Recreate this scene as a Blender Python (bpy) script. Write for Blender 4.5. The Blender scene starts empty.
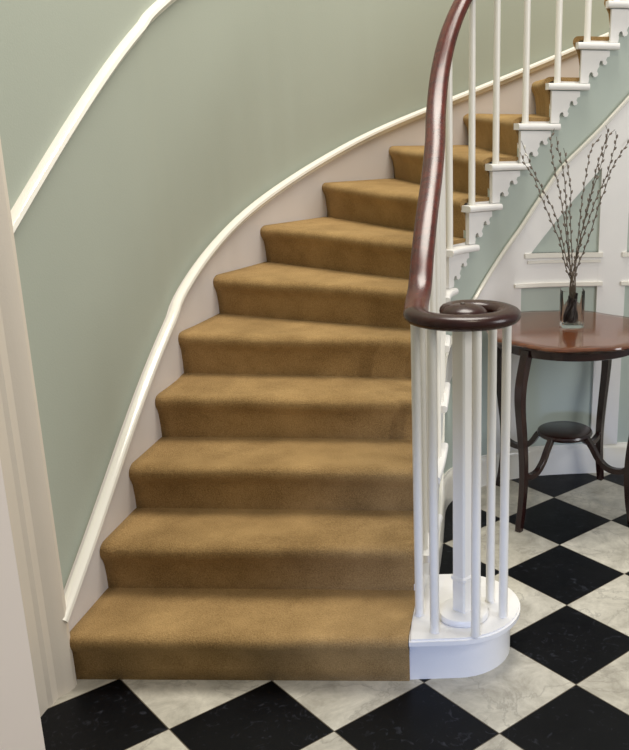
import bpy, bmesh, math, random
from mathutils import Vector, Matrix
random.seed(7)
col = bpy.context.scene.collection
PI = math.pi

# ------------------------------------------------------------------ helpers
def link(name, me, parent=None, mat=None):
    o = bpy.data.objects.new(name, me); col.objects.link(o)
    if parent: o.parent = parent
    if mat:
        for m in (mat if isinstance(mat, (list, tuple)) else [mat]): me.materials.append(m)
    return o
def mesh_obj(name, bm, mat=None, parent=None, smooth=None):
    bmesh.ops.recalc_face_normals(bm, faces=bm.faces[:])
    me = bpy.data.meshes.new(name); bm.to_mesh(me); bm.free()
    if smooth is not None:
        me.polygons.foreach_set('use_smooth', [True]*len(me.polygons))
        me.set_sharp_from_angle(angle=math.radians(smooth))
    return link(name, me, parent, mat)
def tag(o, label=None, cat=None, group=None, kind=None):
    if label: o['label'] = label
    if cat: o['category'] = cat
    if group: o['group'] = group
    if kind: o['kind'] = kind
    return o
def thing(name, label, cat, loc=(0,0,0), group=None):
    o = bpy.data.objects.new(name, None); col.objects.link(o); o.location = loc
    o.empty_display_size = .05
    return tag(o, label, cat, group)
def catmull(pts, n=10):
    pts = [Vector(p) for p in pts]
    P = [2*pts[0]-pts[1]] + pts + [2*pts[-1]-pts[-2]]
    out = []
    for i in range(1, len(P)-2):
        a,b,c,d = P[i-1:i+3]
        for j in range(n):
            t = j/n
            out.append(.5*((2*b)+(c-a)*t+(2*a-5*b+4*c-d)*t*t+(3*b-a-3*c+d)*t**3))
    out.append(pts[-1]); return out
def sweep(bm, path, prof, up=None, scale=None, caps=True):
    """prof: list of (side, up) points, closed. up: None -> world z; else function(i) -> vector"""
    rings = []
    n = len(path)
    for i, p in enumerate(path):
        t = (path[min(i+1,n-1)] - path[max(i-1,0)]).normalized()
        if up is None:
            side = Vector((t.y, -t.x, 0))
            if side.length < 1e-5: side = Vector((1,0,0))
            side.normalize(); u = side.cross(t).normalized()
        else:
            u0 = up(i); side = t.cross(u0).normalized(); u = side.cross(t).normalized()
        s = scale(i) if scale else 1
        rings.append([bm.verts.new(p + side*a*s + u*b*s) for a,b in prof])
    m = len(prof)
    for r1, r2 in zip(rings[:-1], rings[1:]):
        for j in range(m): bm.faces.new((r1[j], r1[(j+1)%m], r2[(j+1)%m], r2[j]))
    if caps:
        bm.faces.new(rings[0]); bm.faces.new(rings[-1][::-1])
def tube(bm, path, r, seg=10, scale=None):
    prof = [(r*math.cos(2*PI*k/seg), r*math.sin(2*PI*k/seg)) for k in range(seg)]
    d = (path[-1]-path[0]).normalized()
    ref = Vector((1,0,0)) if abs(d.x) < .7 else Vector((0,1,0))
    sweep(bm, path, prof, up=lambda i: ref, scale=scale)
def lathe(bm, prof, c=(0,0,0), seg=32, fr=None):
    rings = []
    for r, z in prof:
        if r < 1e-6: rings.append([bm.verts.new((c[0],c[1],c[2]+z))])
        else: rings.append([bm.verts.new((c[0]+r*(fr(a) if fr else 1)*math.cos(a), c[1]+r*(fr(a) if fr else 1)*math.sin(a), c[2]+z)) for a in [2*PI*k/seg for k in range(seg)]])
    for a, b in zip(rings[:-1], rings[1:]):
        for k in range(seg):
            k2 = (k+1)%seg
            if len(a)==1 and len(b)==1: continue
            if len(a)==1: bm.faces.new((a[0], b[k], b[k2]))
            elif len(b)==1: bm.faces.new((a[k], a[k2], b[0]))
            else: bm.faces.new((a[k], a[k2], b[k2], b[k]))
def prism(bm, plan, z0, z1, bevel=0):
    vs = [bm.verts.new((x,y,z0)) for x,y in plan]
    f = bm.faces.new(vs)
    r = bmesh.ops.extrude_face_region(bm, geom=[f])
    top = [v for v in r['geom'] if isinstance(v, bmesh.types.BMVert)]
    for v in top: v.co.z = z1
    if bevel:
        es = [e for e in bm.edges if all(v in top for v in e.verts)]
        bmesh.ops.bevel(bm, geom=es, offset=bevel, segments=3, affect='EDGES')
def lerp_table(tab, x):
    if x <= tab[0][0]:
        (a,b),(c,d) = tab[0],tab[1]
    elif x >= tab[-1][0]:
        (a,b),(c,d) = tab[-2],tab[-1]
    else:
        for (a,b),(c,d) in zip(tab[:-1],tab[1:]):
            if a <= x <= c: break
    return b+(d-b)*(x-a)/(c-a)

# ------------------------------------------------------------------ materials
def s2l(c): return tuple(((v/255)/12.92 if v/255<=.04045 else ((v/255+.055)/1.055)**2.4) for v in c)+(1,)
def new_mat(name):
    m = bpy.data.materials.new(name); m.use_nodes = True
    return m, m.node_tree.nodes, m.node_tree.links, m.node_tree.nodes['Principled BSDF']
def N(ns, t, **kw):
    n = ns.new(t)
    for k, v in kw.items():
        if k in ('inp',):
            for a, b in v.items(): n.inputs[a].default_value = b
        else: setattr(n, k, v)
    return n
def paint(name, rgb, rough=.4, var=.04, bump=.02, scale=6, spec=.5, bscale=180):
    m, ns, lk, b = new_mat(name)
    b.inputs['Roughness'].default_value = rough
    b.inputs['Specular IOR Level'].default_value = spec
    tc = N(ns,'ShaderNodeTexCoord')
    no = N(ns,'ShaderNodeTexNoise', inp={'Scale':scale,'Detail':4.0}); lk.new(tc.outputs['Object'], no.inputs['Vector'])
    mx = N(ns,'ShaderNodeMix', data_type='RGBA')
    c = s2l(rgb)
    mx.inputs[6].default_value = tuple(v*(1-var) for v in c[:3])+(1,)
    mx.inputs[7].default_value = tuple(min(1,v*(1+var)) for v in c[:3])+(1,)
    lk.new(no.outputs['Fac'], mx.inputs[0]); lk.new(mx.outputs[2], b.inputs['Base Color'])
    n2 = N(ns,'ShaderNodeTexNoise', inp={'Scale':bscale,'Detail':2.0}); lk.new(tc.outputs['Object'], n2.inputs['Vector'])
    bp = N(ns,'ShaderNodeBump', inp={'Strength':bump,'Distance':.01}); lk.new(n2.outputs['Fac'], bp.inputs['Height'])
    lk.new(bp.outputs['Normal'], b.inputs['Normal'])
    return m
def wood(name, dark, light, rough=.18, scale=(3,3,40), coat=.4, ring=8.0):
    m, ns, lk, b = new_mat(name)
    tc = N(ns,'ShaderNodeTexCoord'); mp = N(ns,'ShaderNodeMapping'); mp.inputs['Scale'].default_value = scale
    lk.new(tc.outputs['Object'], mp.inputs['Vector'])
    no = N(ns,'ShaderNodeTexNoise', inp={'Scale':ring,'Detail':6.0,'Roughness':.6,'Distortion':.6}); lk.new(mp.outputs[0], no.inputs['Vector'])
    cr = N(ns,'ShaderNodeValToRGB'); cr.color_ramp.elements[0].position=.3; cr.color_ramp.elements[1].position=.72
    cr.color_ramp.elements[0].color = s2l(dark); cr.color_ramp.elements[1].color = s2l(light)
    lk.new(no.outputs['Fac'], cr.inputs[0]); lk.new(cr.outputs[0], b.inputs['Base Color'])
    b.inputs['Roughness'].default_value = rough
    b.inputs['Coat Weight'].default_value = coat; b.inputs['Coat Roughness'].default_value = .12
    return m
M_wall = paint('sage_wall_paint', (166,172,158), .6, .035, .06, 2.2, .35)
M_wall2 = paint('sage_panel_paint', (180,190,180), .5, .03, .04, 3, .4)
M_white = paint('white_gloss_paint', (232,228,218), .3, .02, .02, 9)
M_step = paint('white_step_paint', (232,230,226), .38, .025, .03, 12)
M_string = paint('off_white_string_paint', (212,205,199), .42, .03, .03, 7)
M_case = paint('cream_casing_paint', (214,204,188), .42, .03, .04, 7)
M_cap = paint('white_moulding_paint', (232,228,216), .16, .02, .01, 9, .8)
M_rail = wood('mahogany_handrail_wood', (58,22,14), (92,36,22), .27, (3,3,3), .08, 9)
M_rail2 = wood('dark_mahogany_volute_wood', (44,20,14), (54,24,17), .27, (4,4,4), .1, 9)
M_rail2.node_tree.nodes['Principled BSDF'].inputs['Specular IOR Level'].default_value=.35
M_top = wood('polished_tabletop_wood', (78,43,27), (112,69,44), .14, (2,14,2), .35, 5)
M_leg = wood('dark_table_wood', (28,11,10), (48,20,16), .26, (6,6,2), .2, 8)

def carpet_mat():
    m, ns, lk, b = new_mat('tan_wool_carpet')
    tc = N(ns,'ShaderNodeTexCoord')
    fine = N(ns,'ShaderNodeTexNoise', inp={'Scale':260.0,'Detail':3.0}); lk.new(tc.outputs['Object'], fine.inputs['Vector'])
    big = N(ns,'ShaderNodeTexNoise', inp={'Scale':5.0,'Detail':4.0,'Roughness':.6}); lk.new(tc.outputs['Object'], big.inputs['Vector'])
    add = N(ns,'ShaderNodeMath', operation='MULTIPLY_ADD'); add.inputs[1].default_value=.5
    lk.new(fine.outputs['Fac'], add.inputs[0])
    h = N(ns,'ShaderNodeMath', operation='MULTIPLY'); h.inputs[1].default_value=.5; lk.new(big.outputs['Fac'], h.inputs[0])
    lk.new(h.outputs[0], add.inputs[2])
    cr = N(ns,'ShaderNodeValToRGB'); e = cr.color_ramp.elements
    e[0].position=.36; e[0].color=s2l((126,99,61)); e[1].position=.64; e[1].color=s2l((176,144,96))
    lk.new(add.outputs[0], cr.inputs[0]); lk.new(cr.outputs[0], b.inputs['Base Color'])
    b.inputs['Roughness'].default_value=.95; b.inputs['Specular IOR Level'].default_value=.1
    b.inputs['Sheen Weight'].default_value=.25; b.inputs['Sheen Roughness'].default_value=.5
    b.inputs['Sheen Tint'].default_value=s2l((235,210,160))
    bp = N(ns,'ShaderNodeBump', inp={'Strength':.5,'Distance':.006}); lk.new(fine.outputs['Fac'], bp.inputs['Height'])
    lk.new(bp.outputs['Normal'], b.inputs['Normal'])
    return m
M_carpet = carpet_mat()

TD, TX, TY, TA = .45232, -.94325, 2.43782, -.0781     # floor tiling: diagonal, origin, turn
def floor_mat():
    m, ns, lk, b = new_mat('black_and_white_marble_tiles')
    tc = N(ns,'ShaderNodeTexCoord'); sx = N(ns,'ShaderNodeSeparateXYZ'); lk.new(tc.outputs['Object'], sx.inputs[0])
    def M(op, a, bb=None, c=None):
        n = N(ns,'ShaderNodeMath', operation=op)
        for i, v in enumerate((a,bb,c)):
            if v is None: continue
            if isinstance(v,(int,float)): n.inputs[i].default_value = v
            else: lk.new(v, n.inputs[i])
        return n.outputs[0]
    X = M('SUBTRACT', sx.outputs[0], TX); Y = M('SUBTRACT', sx.outputs[1], TY)
    c, s = math.cos(TA), math.sin(TA)
    a = M('MULTIPLY', M('ADD', M('MULTIPLY', X, c), M('MULTIPLY', Y, s)), 1/TD)
    bb = M('MULTIPLY', M('ADD', M('MULTIPLY', X, -s), M('MULTIPLY', Y, c)), 1/TD)
    u = M('ADD', a, bb); v = M('SUBTRACT', a, bb)
    fu, fv = M('FLOOR', u), M('FLOOR', v)
    par = M('FRACT', M('MULTIPLY', M('ADD', M('ADD', fu, fv), 200), .5))      # .5 -> black
    isb = M('GREATER_THAN', par, .25)
    du = M('ABSOLUTE', M('SUBTRACT', M('FRACT', u), .5)); dv = M('ABSOLUTE', M('SUBTRACT', M('FRACT', v), .5))
    edge = M('GREATER_THAN', M('MAXIMUM', du, dv), .4955)
    cell = N(ns,'ShaderNodeCombineXYZ'); lk.new(fu, cell.inputs[0]); lk.new(fv, cell.inputs[1])
    wn = N(ns,'ShaderNodeTexWhiteNoise', noise_dimensions='3D'); lk.new(cell.outputs[0], wn.inputs['Vector'])
    off = N(ns,'ShaderNodeVectorMath', operation='MULTIPLY_ADD'); lk.new(wn.outputs['Color'], off.inputs[0])
    off.inputs[1].default_value=(9,9,9); lk.new(tc.outputs['Object'], off.inputs[2])
    # white marble
    n1 = N(ns,'ShaderNodeTexNoise', inp={'Scale':9.0,'Detail':9.0,'Roughness':.7,'Distortion':.4}); lk.new(off.outputs[0], n1.inputs['Vector'])
    n2 = N(ns,'ShaderNodeTexNoise', inp={'Scale':3.2,'Detail':9.0,'Roughness':.6,'Distortion':.5}); lk.new(off.outputs[0], n2.inputs['Vector'])
    vein = M('ABSOLUTE', M('SUBTRACT', n2.outputs['Fac'], .5))
    vr = N(ns,'ShaderNodeMapRange', inp={'From Min':0.0,'From Max':.014,'To Min':1.0,'To Max':0.0}); lk.new(vein, vr.inputs['Value'])
    vm = M('MULTIPLY', vr.outputs[0], M('MULTIPLY', n1.outputs['Fac'], .75))
    cr = N(ns,'ShaderNodeValToRGB'); e = cr.color_ramp.elements
    e[0].position=.3; e[0].color=s2l((156,151,138)); e[1].position=.66; e[1].color=s2l((210,205,190))
    lk.new(n1.outputs['Fac'], cr.inputs[0])
    w1 = N(ns,'ShaderNodeMix', data_type='RGBA'); lk.new(vm, w1.inputs[0]); lk.new(cr.outputs[0], w1.inputs[6]); w1.inputs[7].default_value=s2l((122,118,110))
    w2 = N(ns,'ShaderNodeMix', data_type='RGBA', blend_type='MULTIPLY'); w2.inputs[0].default_value=1
    lk.new(w1.outputs[2], w2.inputs[6])
    tone = N(ns,'ShaderNodeMapRange', inp={'From Min':0.0,'From Max':1.0,'To Min':.84,'To Max':1.0}); lk.new(wn.outputs['Value'], tone.inputs['Value'])
    lk.new(tone.outputs[0], w2.inputs[7])
    # black marble with a few scuffs
    n3 = N(ns,'ShaderNodeTexNoise', inp={'Scale':22.0,'Detail':6.0,'Distortion':2.5}); lk.new(off.outputs[0], n3.inputs['Vector'])
    br = N(ns,'ShaderNodeValToRGB'); e = br.color_ramp.elements
    e[0].position=.6; e[0].color=s2l((5,6,9)); e[1].position=.9; e[1].color=s2l((60,62,70))
    lk.new(n3.outputs['Fac'], br.inputs[0])
    mx = N(ns,'ShaderNodeMix', data_type='RGBA'); lk.new(isb, mx.inputs[0]); lk.new(w2.outputs[2], mx.inputs[6]); lk.new(br.outputs[0], mx.inputs[7])
    g = N(ns,'ShaderNodeMix', data_type='RGBA'); lk.new(edge, g.inputs[0]); lk.new(mx.outputs[2], g.inputs[6]); g.inputs[7].default_value=s2l((96,88,76))
    lk.new(g.outputs[2], b.inputs['Base Color'])
    rr = N(ns,'ShaderNodeMapRange', inp={'From Min':.3,'From Max':.7,'To Min':.34,'To Max':.5}); lk.new(n1.outputs['Fac'], rr.inputs['Value'])
    lk.new(rr.outputs[0], b.inputs['Roughness']); b.inputs['Specular IOR Level'].default_value=.13
    return m
M_floor = floor_mat()
def glass_mat():
    m, ns, lk, b = new_mat('clear_glass')
    b.inputs['Transmission Weight'].default_value=1; b.inputs['Roughness'].default_value=.02; b.inputs['IOR'].default_value=1.12
    b.inputs['Base Color'].default_value=(.97,1,.98,1)
    return m
M_glass = glass_mat()
M_bark = paint('dark_bark', (40,30,28), .7, .3, .2, 60)
M_twig = paint('brown_twig_bark', (84,72,58), .7, .25, .1, 60)
M_bud = paint('silver_grey_catkin', (112,102,92), .9, .35, .1, 160)
M_budw = paint('white_catkin', (230,226,215), .9, .05, .1, 160)
M_brass = paint('dark_metal', (60,50,40), .4, .1, 0, 30)

# ------------------------------------------------------------------ plan curves (metres)
RISE = .16
WC, WR = Vector((1.0,3.24)), 1.985
def build_wall_curve():
    pts = [Vector((-1.075+.105*(y-2.40), y)) for y in [2.40+.1*i for i in range(11)]]
    a = PI-.12
    while a > PI/2-.62:
        pts.append(Vector((WC.x+WR*math.cos(a), WC.y+WR*math.sin(a)))); a -= .03
    return pts
WALL = build_wall_curve()
E_PTS = [(-.034,2.48),(-.018,2.60),(.0,2.75),(.028,2.96),(.048,3.2),(.058,3.40),(.066,3.56),(.088,3.645),(.13,3.71),(.216,3.79),(.332,3.86),(.46,3.902),(.58,3.918),(.7,3.926),(.85,3.935),(1.1,3.945),(1.45,3.95),(1.9,3.955)]
ECURVE = catmull([Vector((x,y,0)) for x,y in E_PTS], 12)
class Curve:
    def __init__(s, pts):
        s.p = [Vector((p[0],p[1])) for p in pts]; s.s=[0]
        for a,b in zip(s.p[:-1], s.p[1:]): s.s.append(s.s[-1]+(b-a).length)
        s.L = s.s[-1]
    def idx(s, t):
        lo, hi = 0, len(s.s)-2
        while lo < hi:
            m = (lo+hi+1)//2
            if s.s[m] <= t: lo = m
            else: hi = m-1
        return lo
    def at(s, t):
        i = s.idx(t); f = (t-s.s[i])/(s.s[i+1]-s.s[i]); return s.p[i].lerp(s.p[i+1], f)
    def tan(s, t, e=.02):
        a, b = max(0,t-e), min(s.L,t+e); return (s.at(b)-s.at(a)).normalized()
    def off(s, t, d):            # d > 0 : to the left of travel
        q = s.tan(t); return s.at(t)+Vector((-q.y,q.x))*d
    def s_of(s, fn):             # first arc length where fn(point) >= 0
        t = 0
        while t < s.L and fn(s.at(t)) < 0: t += .002
        return t
EC, WCV = Curve(ECURVE), Curve(WALL)
# arc positions of the step noses at the open side (left of each white tread end)
nose_pts = {2:(.0,2.60),3:(0,2.85),4:(0,3.12),5:(0,3.36),6:(0,3.475),7:(.068,3.59),8:(.125,0),9:(.216,0),10:(.332,0),11:(.459,0),12:(.581,0),13:(.698,0),14:(.816,0),15:(.935,0),16:(1.055,0),17:(1.175,0)}
SN = {}
for k,(x,y) in nose_pts.items():
    SN[k] = EC.s_of((lambda p, y=y: p.y-y) if k <= 7 else (lambda p, x=x: p.x-x))
for k_, d_ in {7:.026,8:.034,9:.028,10:.020,11:.014,12:.010,13:.010,14:.010,15:.010,16:.010}.items(): SN[k_] += d_
SN[1] = 0.0
# arc positions of the risers on the wall
wl = {1:(-1.0,2.441),2:(0,2.696),3:(0,2.95),4:(0,3.213),5:(0,3.49),6:(0,3.83),7:(0,4.175),8:(0,4.525),9:(-.2,0),10:(.19,0),11:(.56,0),12:(.93,0),13:(1.28,0),14:(1.6,0),15:(1.85,0),16:(2.05,0)}
SW = {}
for k,(x,y) in wl.items():
    SW[k] = WCV.s_of((lambda p, y=y: p.y-y) if k <= 8 else (lambda p, x=x: p.x-x))
KMAX = 15
CW = .047                        # width of the bare white tread end
def riser_line(k):               # wall end, open-side end (at string face)
    a = WCV.at(SW[k])
    if k == 1: return a, Vector((-.083,2.377))
    return a, EC.off(SN[k]+.022, CW)

# ------------------------------------------------------------------ floor and walls (setting)
bm = bmesh.new()
prism(bm, [(-3.2,-1.2),(3.2,-1.2),(3.2,6.2),(-3.2,6.2)], -.05, 0)
tag(mesh_obj('floor', bm, M_floor), kind='structure')

def strip_wall(name, curve, s0, s1, d_in, d_out, zt, zb=lambda s:0, step=.05, mat=None, smooth=25):
    bm = bmesh.new(); n = max(2,int((s1-s0)/step)); prev=None
    for i in range(n+1):
        s = s0+(s1-s0)*i/n
        a, b = curve.off(s,d_in), curve.off(s,d_out)
        ring = [bm.verts.new((a.x,a.y,zb(s))), bm.verts.new((a.x,a.y,zt(s))), bm.verts.new((b.x,b.y,zt(s))), bm.verts.new((b.x,b.y,zb(s)))]
        if prev:
            for j in range(4): bm.faces.new((prev[j],prev[(j+1)%4],ring[(j+1)%4],ring[j]))
        else: bm.faces.new(ring)
        prev = ring
    bm.faces.new(prev[::-1])
    return mesh_obj(name, bm, mat, smooth=smooth)
# curved outer wall, its plaster 20 mm behind the string board
o = strip_wall('wall_left', WCV, 0, WCV.L, .02, .14, lambda s:3.6, mat=M_wall); tag(o, kind='structure')

# top edge of the string moulding and of the dado rail, by arc length
def sx(p):
    best = min(range(len(WALL)), key=lambda i:(WALL[i]-Vector(p)).length)
    t0 = max(0, WCV.s[best]-.12); bs=t0
    for j in range(121):
        t = min(WCV.L, t0+j*.002)
        if (WCV.at(t)-Vector(p)).length < (WCV.at(bs)-Vector(p)).length: bs=t
    return bs
SK = [(sx(p[:2]),p[2]) for p in [(-1.071,2.436,.262),(-1.046,2.678,.421),(-1.011,3.01,.672),(-.987,3.236,.816),(-.964,3.525,.965),(-.835,3.998,1.182),(-.666,4.32,1.312),(-.515,4.522,1.406),(-.3,4.74,1.524),(-.065,4.915,1.616),(.186,5.05,1.716),(.476,5.154,1.833),(.75,5.209,1.945),(.963,5.224,2.035),(1.4,5.18,2.22)]]
def smooth_table(tab, n=60):
    s0, s1 = tab[0][0], tab[-1][0]
    raw = [(s0+(s1-s0)*i/n, lerp_table(tab, s0+(s1-s0)*i/n)) for i in range(n+1)]
    for _ in range(10):
        raw = [raw[0]]+[(raw[i][0], (raw[i-1][1]+raw[i][1]*2+raw[i+1][1])/4) for i in range(1,n)]+[raw[-1]]
    return raw
SKT = smooth_table(SK)
DD = [(sx(p[:2]),p[2]) for p in [(-1.071,2.438,1.322),(-1.061,2.536,1.386),(-1.033,2.795,1.553),(-1.002,3.098,1.73),(-.974,3.358,1.868),(-.958,3.565,1.950)]]
s_end = SKT[-1][0]
DD += [(s, lerp_table(SKT,s)+.98) for s in [DD[-1][0]+.35, DD[-1][0]+.8, DD[-1][0]+1.3, s_end]]
DDT = smooth_table(DD)
s_lo = max(0.0, SK[0][0])
o = strip_wall('trim_1', WCV, 0.02, s_end, -.0, .021, lambda s: lerp_table(SKT,s)-.015, mat=M_string, step=.04); tag(o, kind='structure')
def wall_moulding(name, tab, prof, s0, s1, base, zoff, mat, n=110):
    path, ups = [], []
    for i in range(n+1):
        s = s0+(s1-s0)*i/n; p = WCV.off(s, base); path.append(Vector((p.x,p.y,lerp_table(tab,s)+zoff)))
        t = WCV.tan(s); ups.append(Vector((t.y,-t.x,0)))          # towards the stairs
    bm = bmesh.new(); sweep(bm, path, prof, up=lambda i: ups[i])
    return tag(mesh_obj(name, bm, mat, smooth=40), kind='structure')
# profile: first = along wall height (negative is down), second = out of the wall
P_cap = [(.02,-.004),(.02,.012),(.012,.022),(.002,.024),(-.004,.017),(-.009,.013),(-.015,.013),(-.02,.008),(-.02,-.004)]
P_cap = [(-a,b) for a,b in P_cap]
wall_moulding('trim_2', SKT, P_cap, 0.0, s_end, 0.0, -.022, M_cap)
P_dado = [(-a,b) for a,b in [(.02,-.002),(.02,.012),(.014,.024),(.004,.028),(-.006,.022),(-.012,.014),(-.02,.01),(-.02,-.002)]]
wall_moulding('trim_3', DDT, P_dado, 0.0, s_end, .02, -.0, M_cap)

# ------------------------------------------------------------------ wall under the stairs
DF = .045                        # green face behind the tread-end line
def k_at(s):
    k = 1
    while k+1 in SN and s >= SN[k+1]+.02: k += 1
    return k
bm = bmesh.new()
S1 = EC.L-.02
ss = sorted(set([round(.0+S1*i/120,4) for i in range(121)]+[round(SN[k]+.02+e,4) for k in SN if k>1 and SN[k]+.021<S1 for e in (-.0005,.0005)]))
prev=None
for s in ss:
    if s < SN[2]+.02: continue
    zt = RISE*k_at(s)-.045
    a, b = EC.off(s,DF), EC.off(s,DF+.012)
    ring = [bm.verts.new((a.x,a.y,0)),bm.verts.new((a.x,a.y,zt)),bm.verts.new((b.x,b.y,zt)),bm.verts.new((b.x,b.y,0))]
    if prev:
        for j in range(4): bm.faces.new((prev[j],prev[(j+1)%4],ring[(j+1)%4],ring[j]))
    else: bm.faces.new(ring)
    prev=ring
bm.faces.new(prev[::-1])
tag(mesh_obj('wall_right', bm, M_wall2, smooth=25), kind='structure')

def plate(bm, outline, d0, d1, step=.03):
    """flat outline in (arc length, height) bent onto the curve, between the offsets d0 (front) and d1 (back)"""
    tmp = bmesh.new()
    f = tmp.faces.new([tmp.verts.new((s,0,z)) for s,z in outline])
    smin, smax = min(p[0] for p in outline), max(p[0] for p in outline)
    t = math.ceil(smin/step)*step
    while t < smax:
        if t > smin+1e-4:
            bmesh.ops.bisect_plane(tmp, geom=tmp.verts[:]+tmp.edges[:]+tmp.faces[:], plane_co=(t,0,0), plane_no=(1,0,0))
        t += step
    bmesh.ops.triangulate(tmp, faces=tmp.faces[:])
    r = bmesh.ops.extrude_face_region(tmp, geom=tmp.faces[:])
    for v in r['geom']:
        if isinstance(v, bmesh.types.BMVert): v.co.y = 1
    mp = {}
    for v in tmp.verts:
        p = EC.off(min(max(v.co.x,0),EC.L-.001), d1 if v.co.y > .5 else d0)
        mp[v] = bm.verts.new((p.x,p.y,v.co.z))
    for f in tmp.faces:
        try: bm.faces.new([mp[v] for v in f.verts])
        except ValueError: pass
    tmp.free()
_tab = [(EC.off(i*.004,DF).x, i*.004) for i in range(int(EC.L/.004))]
_tab = sorted(_tab)
def sf(x): return lerp_table(_tab, x)
# white boards over the green: sloping band, rail, stiles
BT = [(SN[3],.05),(SN[4],.20),(SN[5],.365),(SN[6],.52),(SN[7],.675),(sf(.118),.78),(sf(.161),.865),(sf(.28),1.036),(sf(.367),1.148),(sf(.45),1.27),(sf(.536),1.394),(sf(.702),1.556),(sf(.82),1.685),(sf(1.3),2.23)]
BB = [(SN[3]+.25,.05),(SN[5]+.1,.30),(SN[6]+.06,.42),(SN[7]+.04,.54),(sf(.14),.66),(sf(.25),.84),(sf(.414),1.035),(sf(.542),1.196),(sf(.668),1.345),(sf(1.3),2.03)]
def gs(tab,a,b,n): return [(a+(b-a)*i/n, lerp_table(tab,a+(b-a)*i/n)) for i in range(n+1)]
bm = bmesh.new()
plate(bm, gs(BT,BT[0][0],BT[-1][0],40)+gs(BB,BB[0][0],BB[-1][0],40)[::-1], DF-.012, DF+.001)
tag(mesh_obj('trim_4', bm, M_step, smooth=25), kind='structure')
bm = bmesh.new()                 # rounded moulding on the band's upper edge
path, ups = [], []
for s,z in gs(BT,BT[0][0],BT[-1][0],90):
    p = EC.off(s,DF-.010); path.append(Vector((p.x,p.y,z-.004))); t = EC.tan(s); ups.append(Vector((t.y,-t.x,0)))
sweep(bm, path, [(-.010,-.002),(-.010,.006),(-.004,.012),(.004,.010),(.008,.004),(.008,-.002)], up=lambda i:ups[i])
tag(mesh_obj('trim_5', bm, M_cap, smooth=40), kind='structure')
n_trim = 6
def board(outline, d0=DF-.012, mat=None):
    global n_trim
    bm = bmesh.new(); plate(bm, outline, d0, DF+.001)
    tag(mesh_obj('trim_%d'%n_trim, bm, mat or M_step, smooth=25), kind='structure'); n_trim += 1
xl, xr1, xr2 = sf(.372), sf(.716), sf(.842)
bbz = lambda s: lerp_table(BB,s)+.004
board([(sf(.235),.14),(xl,.14),(xl,.885),(sf(.30),.888),(sf(.26),.885),(sf(.235),bbz(sf(.235)))], DF-.0115)            # stile beside the band
board([(sf(.25),.885),(xr1,.885),(xr1,1.036),(sf(.40),1.036)], DF-.0112)                                         # rail between panels
board([(xr1,.14),(xr2,.14),(xr2,bbz(xr2)),(xr1,bbz(xr1))])                                               # stile
board([(xr2,.885),(sf(1.3),.885),(sf(1.3),1.036),(xr2,1.036)])
board([(sf(1.3),.14),(sf(1.42),.14),(sf(1.42),2.0),(sf(1.3),2.0)])
def bead(s0,s1,z,h=.018,pr=.008): board([(s0,z-h/2),(s1,z-h/2),(s1,z+h/2),(s0,z+h/2)], DF-.012-pr, M_cap)
bead(sf(.385),xr1+.018,1.026,.02); bead(sf(.34),xr1+.022,.898,.016,.010)
bead(xr2-.02,sf(1.3),1.026,.02); bead(xr2-.02,sf(1.3),.898,.016,.010)
bead(sf(.40),xr1+.01,.998,.012,.004)
# skirting
skirt_s0 = EC.s_of(lambda p: p.y-2.95)
bm = bmesh.new()
path, ups = [], []
for i in range(91):
    s = skirt_s0+(S1-skirt_s0)*i/90; p = EC.off(s,DF); path.append(Vector((p.x,p.y,0))); t = EC.tan(s); ups.append(Vector((t.y,-t.x,0)))
sweep(bm, path, [(0,-.001),(0,.018),(-.118,.018),(-.128,.014),(-.134,.008),(-.142,.006),(-.142,-.001)], up=lambda i:ups[i])
tag(mesh_obj('baseboard_right', bm, M_cap, smooth=30), kind='structure')

# ------------------------------------------------------------------ staircase
stair = thing('staircase', 'white painted curving staircase with scrolled tread brackets, rising from the marble floor', 'staircase', (0,0,0))
# curtail block: rounded first step end
def dplan(r, x0, yf, cx=.062, cy=2.552, n=20):
    pts = [(x0, yf)]
    for i in range(n+1):
        a = -PI/2+PI*i/n; pts.append((cx+r*math.cos(a), cy+r*math.sin(a)))
    pts.append((x0, cy+r)); return pts
bm = bmesh.new(); prism(bm, dplan(.167,-.0835,2.385), 0, .134)
blk = mesh_obj('curtail_step', bm, M_step, stair, smooth=30)
bm = bmesh.new(); prism(bm, dplan(.198,-.0835,2.354), .132, .152, .006)
mesh_obj('tread', bm, M_step, blk, smooth=40)
bm = bmesh.new(); lathe(bm, [(0,0),(.074,0),(.078,.004),(.079,.012),(.074,.020),(.062,.023),(0,.023)], (.080,2.488,.152), 40)
mesh_obj('newel_plinth', bm, M_step, blk, smooth=40)

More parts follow.
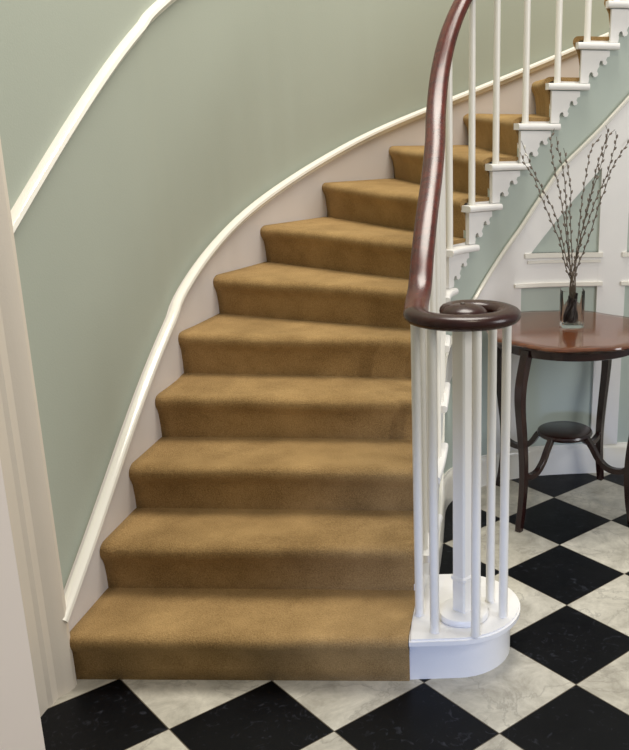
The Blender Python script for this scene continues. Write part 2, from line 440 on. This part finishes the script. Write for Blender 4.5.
def wave_outline(s0, s1, ztop):
    """bracket: straight left edge, top edge, underside with two wave scrolls"""
    w = s1-s0
    sc = min(1.0, w/.13)
    H = .128
    base = [(1.0,0),(1.0,-.020)]
    def curl(cx, cz, r):       # hook: rises, curls over to the left
        pts=[]
        for i in range(9):
            a = -.35*PI + (i/8)*1.45*PI
            pts.append((cx + r*math.cos(a)*1.0, cz + r*math.sin(a)))
        for i in range(4):
            a = 1.0*PI - (i/3)*.7*PI
            pts.append((cx - .0 + r*.45*math.cos(a), cz + .1*r + r*.45*math.sin(a)))
        return pts
    raw = [(w,0),(w,-.022),(w-.012*sc,-.026),(w-.016*sc,-.036),
           # upper scroll
           (w-.010*sc,-.046),(w-.014*sc,-.054),(w-.024*sc,-.056),(w-.030*sc,-.050),(w-.030*sc,-.044),(w-.035*sc,-.038),(w-.043*sc,-.042),(w-.047*sc,-.052),
           (w-.046*sc,-.062),(w-.052*sc,-.070),(w-.056*sc,-.080),
           # lower scroll
           (w-.050*sc,-.090),(w-.054*sc,-.100),(w-.066*sc,-.104),(w-.074*sc,-.097),(w-.074*sc,-.090),(w-.080*sc,-.083),(w-.089*sc,-.088),(w-.093*sc,-.100),
           (w-.091*sc,-.112),(w-.094*sc,-H),(0,-H),(0,0)]
    if w-.094*sc < .02: raw = [(max(x,.0) if z==-H else max(x,.018),z) if i<len(raw)-2 else (x,z) for i,(x,z) in enumerate(raw)]
    return [(s0+x, ztop+z) for x,z in raw]
for k in range(1, KMAX+1):
    zt = RISE*k
    # body of the step under the carpet
    a0, b0 = riser_line(k); a1, b1 = riser_line(k+1)
    bm = bmesh.new()
    sa, sb = SW[k], min(SW[k+1]+.06, WCV.L-.01)
    plan = [tuple(WCV.off(sa+(sb-sa)*i/8, -.001)) for i in range(9)]
    if k == 1:
        e = [tuple(b0+Vector((.0,.0))), (-.084,2.70)]
        plan = plan+[(-.084,2.72)]+[(-.084,b0.y)]
    else:
        ea, eb = SN[k]+.02, SN[k+1]+.02+.04
        plan = plan+[tuple(EC.off(ea+(eb-ea)*i/8, DF+.003)) for i in range(9)][::-1]
    nb_ = (b0-a0).normalized(); nb_ = Vector((nb_.y,-nb_.x))       # keep the body behind the carpeted riser
    c_ = a0-nb_*.011
    plan = [tuple(Vector(p)-nb_*max(0,(Vector(p)-c_).dot(nb_))) for p in plan]
    prism(bm, plan, RISE*(k-1)+(-.03 if k>1 else 0), zt-.0125)
    st = mesh_obj('step', bm, M_step, stair)
    if k >= 2 and SN[k+1]+.06 < S1:
        n0, n1 = SN[k], SN[k+1]+.055
        # rounded tread end: swept half-round nosing with a flat top
        bm = bmesh.new(); path, ups = [], []
        for i in range(15):
            s = n0+(n1-n0)*i/14; p = EC.off(s,0); path.append(Vector((p.x,p.y,zt-.038)))
            t = EC.tan(s); ups.append(Vector((t.y,-t.x,0)))
        prof = [(-.013,-.052),(-.013,-.010),(-.010,-.003),(-.004,0),(.004,0),(.010,-.003),(.013,-.010),(.013,-.052)]
        sweep(bm, path, prof, up=lambda i:ups[i])
        bmesh.ops.bevel(bm, geom=[e for e in bm.edges if e.calc_face_angle(0) > 1.2 and e.calc_length()<.2 and all(len(v.link_edges)<=4 for v in e.verts)], offset=.004, segments=2, affect='EDGES')
        mesh_obj('tread_end', bm, M_step, st, smooth=40)
        bm = bmesh.new()
        plate(bm, wave_outline(SN[k]+.02, SN[k+1]+.02, zt-.055), .026, DF+.0135, .025)
        mesh_obj('scroll_bracket', bm, M_step, st, smooth=20)

# ------------------------------------------------------------------ stair carpet
bm = bmesh.new()
NC = 26
profR = [(0,0),(.003,.045),(.010,.088),(.018,.106),(.027,.119),(.031,.131),(.030,.142),(.025,.151),(.015,.1575),(.001,.1605),(-.022,.161)]
def carpet_cols(k):
    a, b = riser_line(k)
    if k == 1: a = Vector((-1.069,2.441)); b = Vector((-.0845,2.377))
    return a, b
rows = []
for k in range(1, KMAX+1):
    a, b = carpet_cols(k); a2, b2 = carpet_cols(k+1)
    d = (b-a).normalized(); nrm = Vector((d.y,-d.x))               # down the stairs
    d2 = (b2-a2).normalized(); nrm2 = Vector((d2.y,-d2.x))
    for (o_, z) in profR:
        row=[]
        for c in range(NC+1):
            t = c/NC; p = a.lerp(b,t)+nrm*(o_ + .0035*math.sin(8*t+k*2.1)*(z/.16)+.0015*math.sin(23*t+k*1.3)*(z/.16) + .012*4*t*(1-t)*(0 if k<6 else 1))
            zz = RISE*(k-1)+z + (.003*math.sin(7*t+k*1.7) if .09<z<.158 else 0)
            row.append(bm.verts.new((p.x,p.y,zz)))
        q = row[-1].co; row.append(bm.verts.new((q.x-nrm.x*.014, q.y-nrm.y*.014, q.z-(.016 if z>.13 else 0))))
        rows.append(row)
    for f in (.35,.7,.94):
        row=[]
        for c in range(NC+1):
            t = c/NC; p = a.lerp(b,t).lerp(a2.lerp(b2,t), f)
            if f > .9: p = p + nrm2*(.012*4*t*(1-t)*(0 if k<5 else 1))
            row.append(bm.verts.new((p.x,p.y,RISE*k+.001*math.sin(7*t+k))))
        q = row[-1].co; row.append(bm.verts.new((q.x,q.y,q.z-.016)))
        rows.append(row)
for r1, r2 in zip(rows[:-1], rows[1:]):
    for c in range(NC+1): bm.faces.new((r1[c],r1[c+1],r2[c+1],r2[c]))
# push the tread columns at the wall onto the curved string
carpet = mesh_obj('stair_carpet', bm, M_carpet, smooth=60)
md = carpet.modifiers.new('thick','SOLIDIFY'); md.thickness=.010; md.offset=1 if False else -1
tag(carpet, 'tan brown wool carpet fitted over every step of the curving staircase', 'carpet')

# ------------------------------------------------------------------ banister: newel, balusters, handrail
ban = thing('banister', 'polished mahogany handrail with curled end on slender white balusters', 'banister', (0,0,0))
VC = Vector((.078,2.490))
zr = 1.092
spir = []
# travelling down the rail: left side (180deg) -> front (270) -> right (360) -> back (450) -> left inside (540)
for i in range(0, 67):
    f = i/66; deg = 180+ f*(505-180)
    rad = lerp_table([(180,.130),(270,.129),(360,.127),(400,.119),(430,.102),(460,.078),(480,.058),(505,.03)], deg)
    spir.append(Vector((VC.x+rad*math.cos(math.radians(deg)), VC.y+.86*rad*math.sin(math.radians(deg)), zr+.004*max(0,(deg-400)/160))))
rail_up = [(-.052,2.53,zr),(-.050,2.60,zr+.010),(-.042,2.68,1.135),(-.034,2.78,1.215),(-.021,2.92,1.315),(-.005,3.08,1.415),(.007,3.24,1.52),(.012,3.38,1.625),(.028,3.50,1.755),(.060,3.595,1.885),(.110,3.68,2.005),(.18,3.765,2.115),(.24,3.835,2.235),(.34,3.89,2.375),(.46,3.93,2.54),(.58,3.95,2.70),(.70,3.958,2.86),(.82,3.965,3.02),(.94,3.97,3.18)]
rail_path = catmull([Vector(p) for p in rail_up][::-1]+[spir[0]], 8)[:-1]
full = rail_path+spir
prof = []
W, Hh = .0352, .0215
for a in range(16):
    an = 2*PI*a/16; prof.append((W*math.copysign(abs(math.cos(an))**.85,math.cos(an)), Hh*math.copysign(abs(math.sin(an))**.9,math.sin(an))))
bm = bmesh.new(); sweep(bm, rail_path+[spir[0]], prof)
mesh_obj('handrail', bm, M_rail, ban, smooth=60)
bm = bmesh.new(); sweep(bm, [rail_path[-1]]+spir, prof)
sc_ = mesh_obj('volute', bm, M_rail2, ban, smooth=60)
bm = bmesh.new(); lathe(bm, [(0,-.024),(.044,-.022),(.060,-.012),(.066,0),(.063,.010),(.052,.019),(.031,.026),(.008,.029),(0,.029)], (VC.x+.004,VC.y,zr), 36)
mesh_obj('eye', bm, M_rail2, sc_, smooth=60)
bm = bmesh.new(); lathe(bm, [(0,0),(.006,0),(.007,.002),(.004,.004),(0,.0035)], (VC.x,VC.y+.004,zr+.0285), 14)
mesh_obj('screw_plug', bm, M_brass, sc_, smooth=60)
# newel
bm = bmesh.new()
NX, NY = .078, 2.488
def sq(r, z, rot=math.radians(4)): return [bm.verts.new((NX+r*math.cos(rot+PI/2*k+da), NY+r*math.sin(rot+PI/2*k+da), z)) for k in range(4) for da in (-.12,.12)]
lev = [(.031,.172),(.031,.275),(.036,.280),(.036,.288),(.030,.293),(.0295,1.075)]
rs = [sq(r,z) for r,z in lev]
for r1,r2 in zip(rs[:-1],rs[1:]):
    for j in range(8): bm.faces.new((r1[j],r1[(j+1)%8],r2[(j+1)%8],r2[j]))
bm.faces.new(rs[0]); bm.faces.new(rs[-1])
mesh_obj('newel_post', bm, M_white, ban)
def rail_under(x, y):
    q = min(full[:len(rail_path)], key=lambda p:(p.x-x)**2+(p.y-y)**2)
    # interpolate in plan along the path
    i = full.index(q); best=(9,q.z)
    for a,b in ((full[max(i-1,0)],full[i]),(full[i],full[i+1])):
        ab = (b-a).to_2d(); L = ab.length_squared
        if L<1e-12: continue
        t = min(1,max(0,((Vector((x,y))-a.to_2d()).dot(ab))/L)); c = a.lerp(b,t); d=(c.to_2d()-Vector((x,y))).length
        if d<best[0]: best=(d,c.z)
    return best[1]-.022
def baluster(x, y, z0, z1, r=.0138):
    bm = bmesh.new()
    lathe(bm, [(0,0),(r*1.12,0),(r*1.12,.004),(r,.012),(r*.98,(z1-z0)*.5),(r*.95,z1-z0),(0,z1-z0)], (0,0,0), 14)
    o = mesh_obj('baluster', bm, M_white, ban, smooth=40); o.location=(x,y,z0); return o
for (x,y) in [(-.054,2.497),(-.008,2.400),(.112,2.374),(.166,2.566),(.200,2.475)]:
    baluster(x, y, .151, zr-.014)
for k in range(2, KMAX):
    if SN[k+1]+.06 > S1: break
    pos = [{5:.05,6:.04,7:.036,8:.038,9:.038,10:.040}.get(k,.042)] if k >= 5 else [.05, .05+(SN[k+1]-SN[k])*.5]
    for d in pos:
        p = EC.off(SN[k]+d, .030)
        if p.x > .86: continue
        baluster(p.x, p.y, RISE*k-.0255, rail_under(p.x,p.y))

# ------------------------------------------------------------------ table
TC = Vector((.543,3.62,0))
tb = thing('side_table', 'round mahogany side table with wavy edge, curved legs and small round undershelf', 'table', TC)
ph = math.atan2(-.257,-.21)
def top_r(a): return 1+.028*math.cos(8*(a-ph)+PI)
bm = bmesh.new(); lathe(bm, [(0,.760),(.318,.760),(.334,.762),(.342,.766),(.346,.771),(.343,.777),(.337,.780),(.30,.780),(0,.780)], (0,0,0), 128, top_r)
mesh_obj('tabletop', bm, M_top, tb, smooth=30)
bm = bmesh.new(); lathe(bm, [(.285,.760),(.318,.760),(.316,.753),(.308,.750),(.308,.724),(.304,.721),(.290,.721),(.285,.724),(.285,.760)], (0,0,0), 72)
mesh_obj('apron', bm, M_leg, tb, smooth=40)
for j in range(4):
    a = ph+PI/2*j; c, s = math.cos(a), math.sin(a)
    pts = [(.300,.745),(.318,.69),(.338,.62),(.343,.56),(.338,.50),(.322,.39),(.310,.29),(.308,.19),(.318,.09),(.330,.03),(.334,0)]
    path = catmull([Vector((r*c,r*s,z)) for r,z in pts], 5)
    n = len(path)
    bm = bmesh.new()
    hw = [(0,.018),(.25,.0175),(.5,.015),(.75,.0135),(1,.0125)]
    prf = [(x*1.0,y*1.0) for x,y in [(.9,-1),(1,-.9),(1,.9),(.9,1),(-.9,1),(-1,.9),(-1,-.9),(-.9,-1)]]
    sweep(bm, path, prf, up=lambda i: Vector((c,s,0)), scale=lambda i: lerp_table(hw,i/(n-1)))
    mesh_obj('leg', bm, M_leg, tb, smooth=35)
    pts = [(.312,.245),(.285,.222),(.245,.212),(.205,.218),(.165,.248),(.135,.29),(.105,.325)]
    path = catmull([Vector((r*c,r*s,z)) for r,z in pts], 5)
    bm = bmesh.new(); sweep(bm, path, prf, up=lambda i: Vector((0.01*c,0.01*s,1)), scale=lambda i: .0115)
    mesh_obj('stretcher', bm, M_leg, tb, smooth=35)
bm = bmesh.new(); lathe(bm, [(0,.318),(.108,.318),(.115,.322),(.118,.330),(.114,.338),(.106,.341),(0,.341)], (0,0,0), 48)
mesh_obj('undershelf', bm, M_leg, tb, smooth=40)

# ------------------------------------------------------------------ vase and branches
VX, VY, VZ = .560, 3.65, .7803
vase = thing('glass_vase', 'clear straight-sided glass vase standing on the round mahogany table', 'vase', (VX,VY,VZ))
bm = bmesh.new()
def sqf(a): return 1.0/((abs(math.cos(a))**5+abs(math.sin(a))**5)**(1/5))*.98
lathe(bm, [(0,0),(.044,0),(.048,.004),(.049,.012),(.0485,.150),(.0475,.152),(.046,.150),(.0455,.018),(.043,.013),(0,.012)], (0,0,0), 40, sqf)
mesh_obj('vessel', bm, M_glass, vase, smooth=40)
bm = bmesh.new()
for i in range(22):
    a = 2*PI*i/22+random.uniform(-.2,.2); r0 = random.uniform(.006,.032)
    a2 = a+random.uniform(-1.2,1.2); r1 = random.uniform(.004,.022)
    path = catmull([Vector((r0*math.cos(a),r0*math.sin(a),.018)), Vector((r0*1.05*math.cos(a+.2),r0*1.05*math.sin(a+.2),.05)), Vector((.8*r1*math.cos(a2),.8*r1*math.sin(a2),.09)), Vector((r1*math.cos(a2),r1*math.sin(a2),.125+random.uniform(-.02,.012)))],5)
    tube(bm, path, random.uniform(.004,.0065), 7)
tw = mesh_obj('twig_bundle', bm, M_bark, smooth=50); tw.location=(VX,VY,VZ)
tag(tw, 'dark gnarled bundle of twig ends packed inside the glass vase', 'twigs')
BR = [
 ([[.336,3.6,1.517],[.379,3.612,1.418],[.43,3.624,1.324],[.475,3.636,1.243],[.506,3.648,1.153],[.535,3.66,1.043]], 'budded branch arching furthest left, its white-tipped end in front of the staircase'),
 ([[.342,3.71,1.47],[.366,3.702,1.417],[.397,3.693,1.373],[.426,3.685,1.302],[.468,3.677,1.206],[.505,3.668,1.122],[.532,3.66,1.018]], 'budded branch just below and beside the furthest left branch in the vase'),
 ([[.479,3.74,1.56],[.465,3.727,1.514],[.475,3.713,1.429],[.497,3.7,1.34],[.509,3.687,1.279],[.524,3.673,1.19],[.543,3.66,1.051]], 'tallest of the left upright budded branches, tip bent over a white stair tread end'),
 ([[.473,3.62,1.533],[.481,3.627,1.487],[.495,3.633,1.441],[.512,3.64,1.369],[.521,3.647,1.283],[.529,3.653,1.192],[.547,3.66,1.043]], 'middle of the three nearly upright budded branches on the left'),
 ([[.51,3.68,1.488],[.523,3.677,1.439],[.532,3.673,1.391],[.543,3.67,1.32],[.541,3.667,1.25],[.546,3.663,1.179],[.556,3.66,1.031]], 'shorter straight budded branch nearest the open gap in the middle of the vase'),
 ([[.665,3.72,1.539],[.625,3.71,1.484],[.612,3.7,1.423],[.598,3.69,1.342],[.59,3.68,1.28],[.581,3.67,1.178],[.568,3.66,1.043]], 'budded branch right of the middle gap, tip leaning to the right'),
 ([[.66,3.61,1.577],[.67,3.617,1.55],[.661,3.624,1.508],[.638,3.631,1.427],[.623,3.639,1.339],[.61,3.646,1.258],[.587,3.653,1.153],[.568,3.66,1.031]], 'tallest budded branch of the right side with its tip hooked leftwards'),
 ([[.714,3.7,1.56],[.687,3.694,1.531],[.669,3.689,1.451],[.644,3.683,1.366],[.618,3.677,1.288],[.6,3.671,1.202],[.579,3.666,1.099],[.565,3.66,1.01]], 'right side budded branch whose tip bends sharply right over its neighbours'),
 ([[.694,3.58,1.557],[.699,3.591,1.521],[.688,3.603,1.46],[.673,3.614,1.389],[.638,3.626,1.301],[.611,3.637,1.206],[.584,3.649,1.113],[.569,3.66,1.018]], 'straight budded branch second from the far right of the vase'),
 ([[.80,3.66,1.545],[.764,3.66,1.515],[.723,3.66,1.453],[.697,3.66,1.401],[.676,3.66,1.329],[.654,3.66,1.267],[.633,3.66,1.184],[.603,3.66,1.091],[.573,3.66,1.002]], 'budded branch leaning furthest right, reaching the edge of the view'),
]
bm = bmesh.new(); bmesh.ops.create_uvsphere(bm, u_segments=7, v_segments=5, radius=1)
for v in bm.verts: v.co = Vector((v.co.x*.0042*(1-.25*v.co.z), v.co.y*.0042*(1-.25*v.co.z), v.co.z*.0088))
bud_me = bpy.data.meshes.new('catkin'); bm.to_mesh(bud_me); bm.free(); bud_me.materials.append(M_bud)
bud_me.polygons.foreach_set('use_smooth',[True]*len(bud_me.polygons))
budw_me = bud_me.copy(); budw_me.materials.clear(); budw_me.materials.append(M_budw)
for i,(pts,lab) in enumerate(BR):
    a = 2*PI*i/10
    base = [Vector((VX+.012*math.cos(a), VY+.012*math.sin(a), VZ+.135)), Vector((VX+.024*math.cos(a+2.5), VY+.024*math.sin(a+2.5), VZ+.016))]
    P = [Vector(p) for p in pts]; P = [p for p in P if p.z > .985]
    path = catmull(P+base, 8)
    root = P[-1]*0+base[1]
    t = thing('willow_branch', lab, 'branch', base[1], 'budded willow branches in the glass vase')
    path = [p-base[1] for p in path]; n=len(path)
    bm = bmesh.new(); tube(bm, path, .0019, 6, scale=lambda j: .55+.75*j/(n-1))
    mesh_obj('stem', bm, M_twig, t, smooth=60)
    acc = 0; side = 1; last=path[0]; nb=0
    for j in range(1,n-1):
        acc += (path[j]-last).length; last=path[j]
        if path[j].z+base[1].z < .99: break
        if acc > .0205:
            acc = random.uniform(-.003,.003); side = -side; nb+=1
            dirv = (path[j-1]-path[j+1]).normalized()
            per = dirv.cross(Vector((0,1,0))).normalized()
            ang = random.uniform(-.9,.9)
            per = (Matrix.Rotation(ang,3,dirv) @ per)*side
            b = bpy.data.objects.new('catkin', budw_me if (i==0 and nb<=2) else bud_me); col.objects.link(b); b.parent = t
            b.location = path[j]+per*.0034
            q = (dirv+per*.45).normalized(); b.rotation_mode='QUATERNION'; b.rotation_quaternion = q.to_track_quat('Z','Y')

# ------------------------------------------------------------------ left: door casing and nearer door
bm = bmesh.new()
plan = [(-1.24,2.02),(-1.150,2.02),(-1.146,2.10),(-1.138,2.145),(-1.132,2.152),(-1.124,2.20),(-1.117,2.212),(-1.112,2.256),(-1.104,2.266),(-1.099,2.31),(-1.091,2.322),(-1.088,2.352),(-1.076,2.366),(-1.066,2.380),(-1.059,2.398),(-1.060,2.418),(-1.068,2.434),(-1.086,2.440),(-1.24,2.440)]
prism(bm, plan, 0, 3.5)
tag(mesh_obj('trim_%d'%n_trim, bm, M_case, smooth=20), kind='structure'); n_trim+=1
bm = bmesh.new()
prism(bm, [(-1.40,-.6),(-1.24,-.6),(-1.24,2.46),(-1.40,2.46)], 0, 3.6)
tag(mesh_obj('wall_front', bm, M_wall), kind='structure')
bm = bmesh.new()
e = Vector((-.838,1.72)); h = Vector((-1.215,.95)); d = (e-h).normalized(); nn = Vector((-d.y,d.x))*.042
prism(bm, [tuple(h),tuple(e),tuple(e+nn),tuple(h+nn)], .008, 2.3, .002)
tag(mesh_obj('door_1', bm, paint('pale_door_paint', (240,228,217), .4, .02, .02, 6)), kind='structure')

# ------------------------------------------------------------------ light
w = bpy.data.worlds.new('hall_light'); bpy.context.scene.world = w; w.use_nodes=True
bg = w.node_tree.nodes['Background']; bg.inputs[0].default_value=(.93,.96,1,1); bg.inputs[1].default_value=.34
def aim(o, loc, target):
    col.objects.link(o); o.location=loc
    o.rotation_euler = (Vector(target)-Vector(loc)).to_track_quat('-Z','Y').to_euler(); return o
def area(name, loc, target, size, power, colr, sy=None):
    l = bpy.data.lights.new(name,'AREA'); l.energy=power; l.color=colr; l.size=size
    if sy: l.shape='RECTANGLE'; l.size_y=sy
    return aim(bpy.data.objects.new(name,l), loc, target)
area('stairwell_skylight', (.3,3.6,4.8), (.1,3.3,0), 1.8, 160, (1,.95,.86))
area('side_window_daylight', (3.0,1.5,2.0), (-1,3.1,1.0), 1.1, 46, (.98,.98,1), 1.5)
area('warm_front_fill', (.6,1.4,3.3), (-.2,3.4,.6), .5, 14, (1,.88,.70))  # added warm fill from high in front, not a lamp of the hall
def spot(name, loc, target, deg, power, colr, blend, soft):
    l = bpy.data.lights.new(name,'SPOT'); l.energy=power; l.color=colr; l.spot_size=math.radians(deg); l.spot_blend=blend; l.shadow_soft_size=soft
    return aim(bpy.data.objects.new(name,l), loc, target)
spot('doorway_daylight', (-.45,-.9,1.05), (.04,2.4,.25), 20, 230, (.42,.56,1), .9, .2)
spot('sun_through_window', (2.7,.9,1.75), (.06,3.28,.56), 10, 130, (1,.97,.92), .3, .03)

# ------------------------------------------------------------------ camera
R = ((0.9972170742801403,-0.07352169955901806,0.012355826888986295),(-0.009322708946037745,-0.28740789928799426,-0.9577629072608573),(0.0739675189665341,0.9549823344548399,-0.28729348585918163))
cam = bpy.data.cameras.new('camera'); co = bpy.data.objects.new('camera', cam); col.objects.link(co)
m = Matrix(((R[0][0],-R[1][0],-R[2][0],0),(R[0][1],-R[1][1],-R[2][1],0),(R[0][2],-R[1][2],-R[2][2],1.65),(0,0,0,1)))
co.matrix_world = m
cam.sensor_fit='HORIZONTAL'; cam.sensor_width=36; cam.lens=918.8287/629*36
cam.shift_x=(314.5-503.3351)/629; cam.shift_y=(379.7555-375)/629
cam.clip_start=.05
sc = bpy.context.scene; sc.camera=co
sc.view_settings.view_transform='Standard'; sc.view_settings.look='None'; sc.view_settings.gamma=1; sc.view_settings.use_curve_mapping=False
sc.view_settings.exposure=0.0
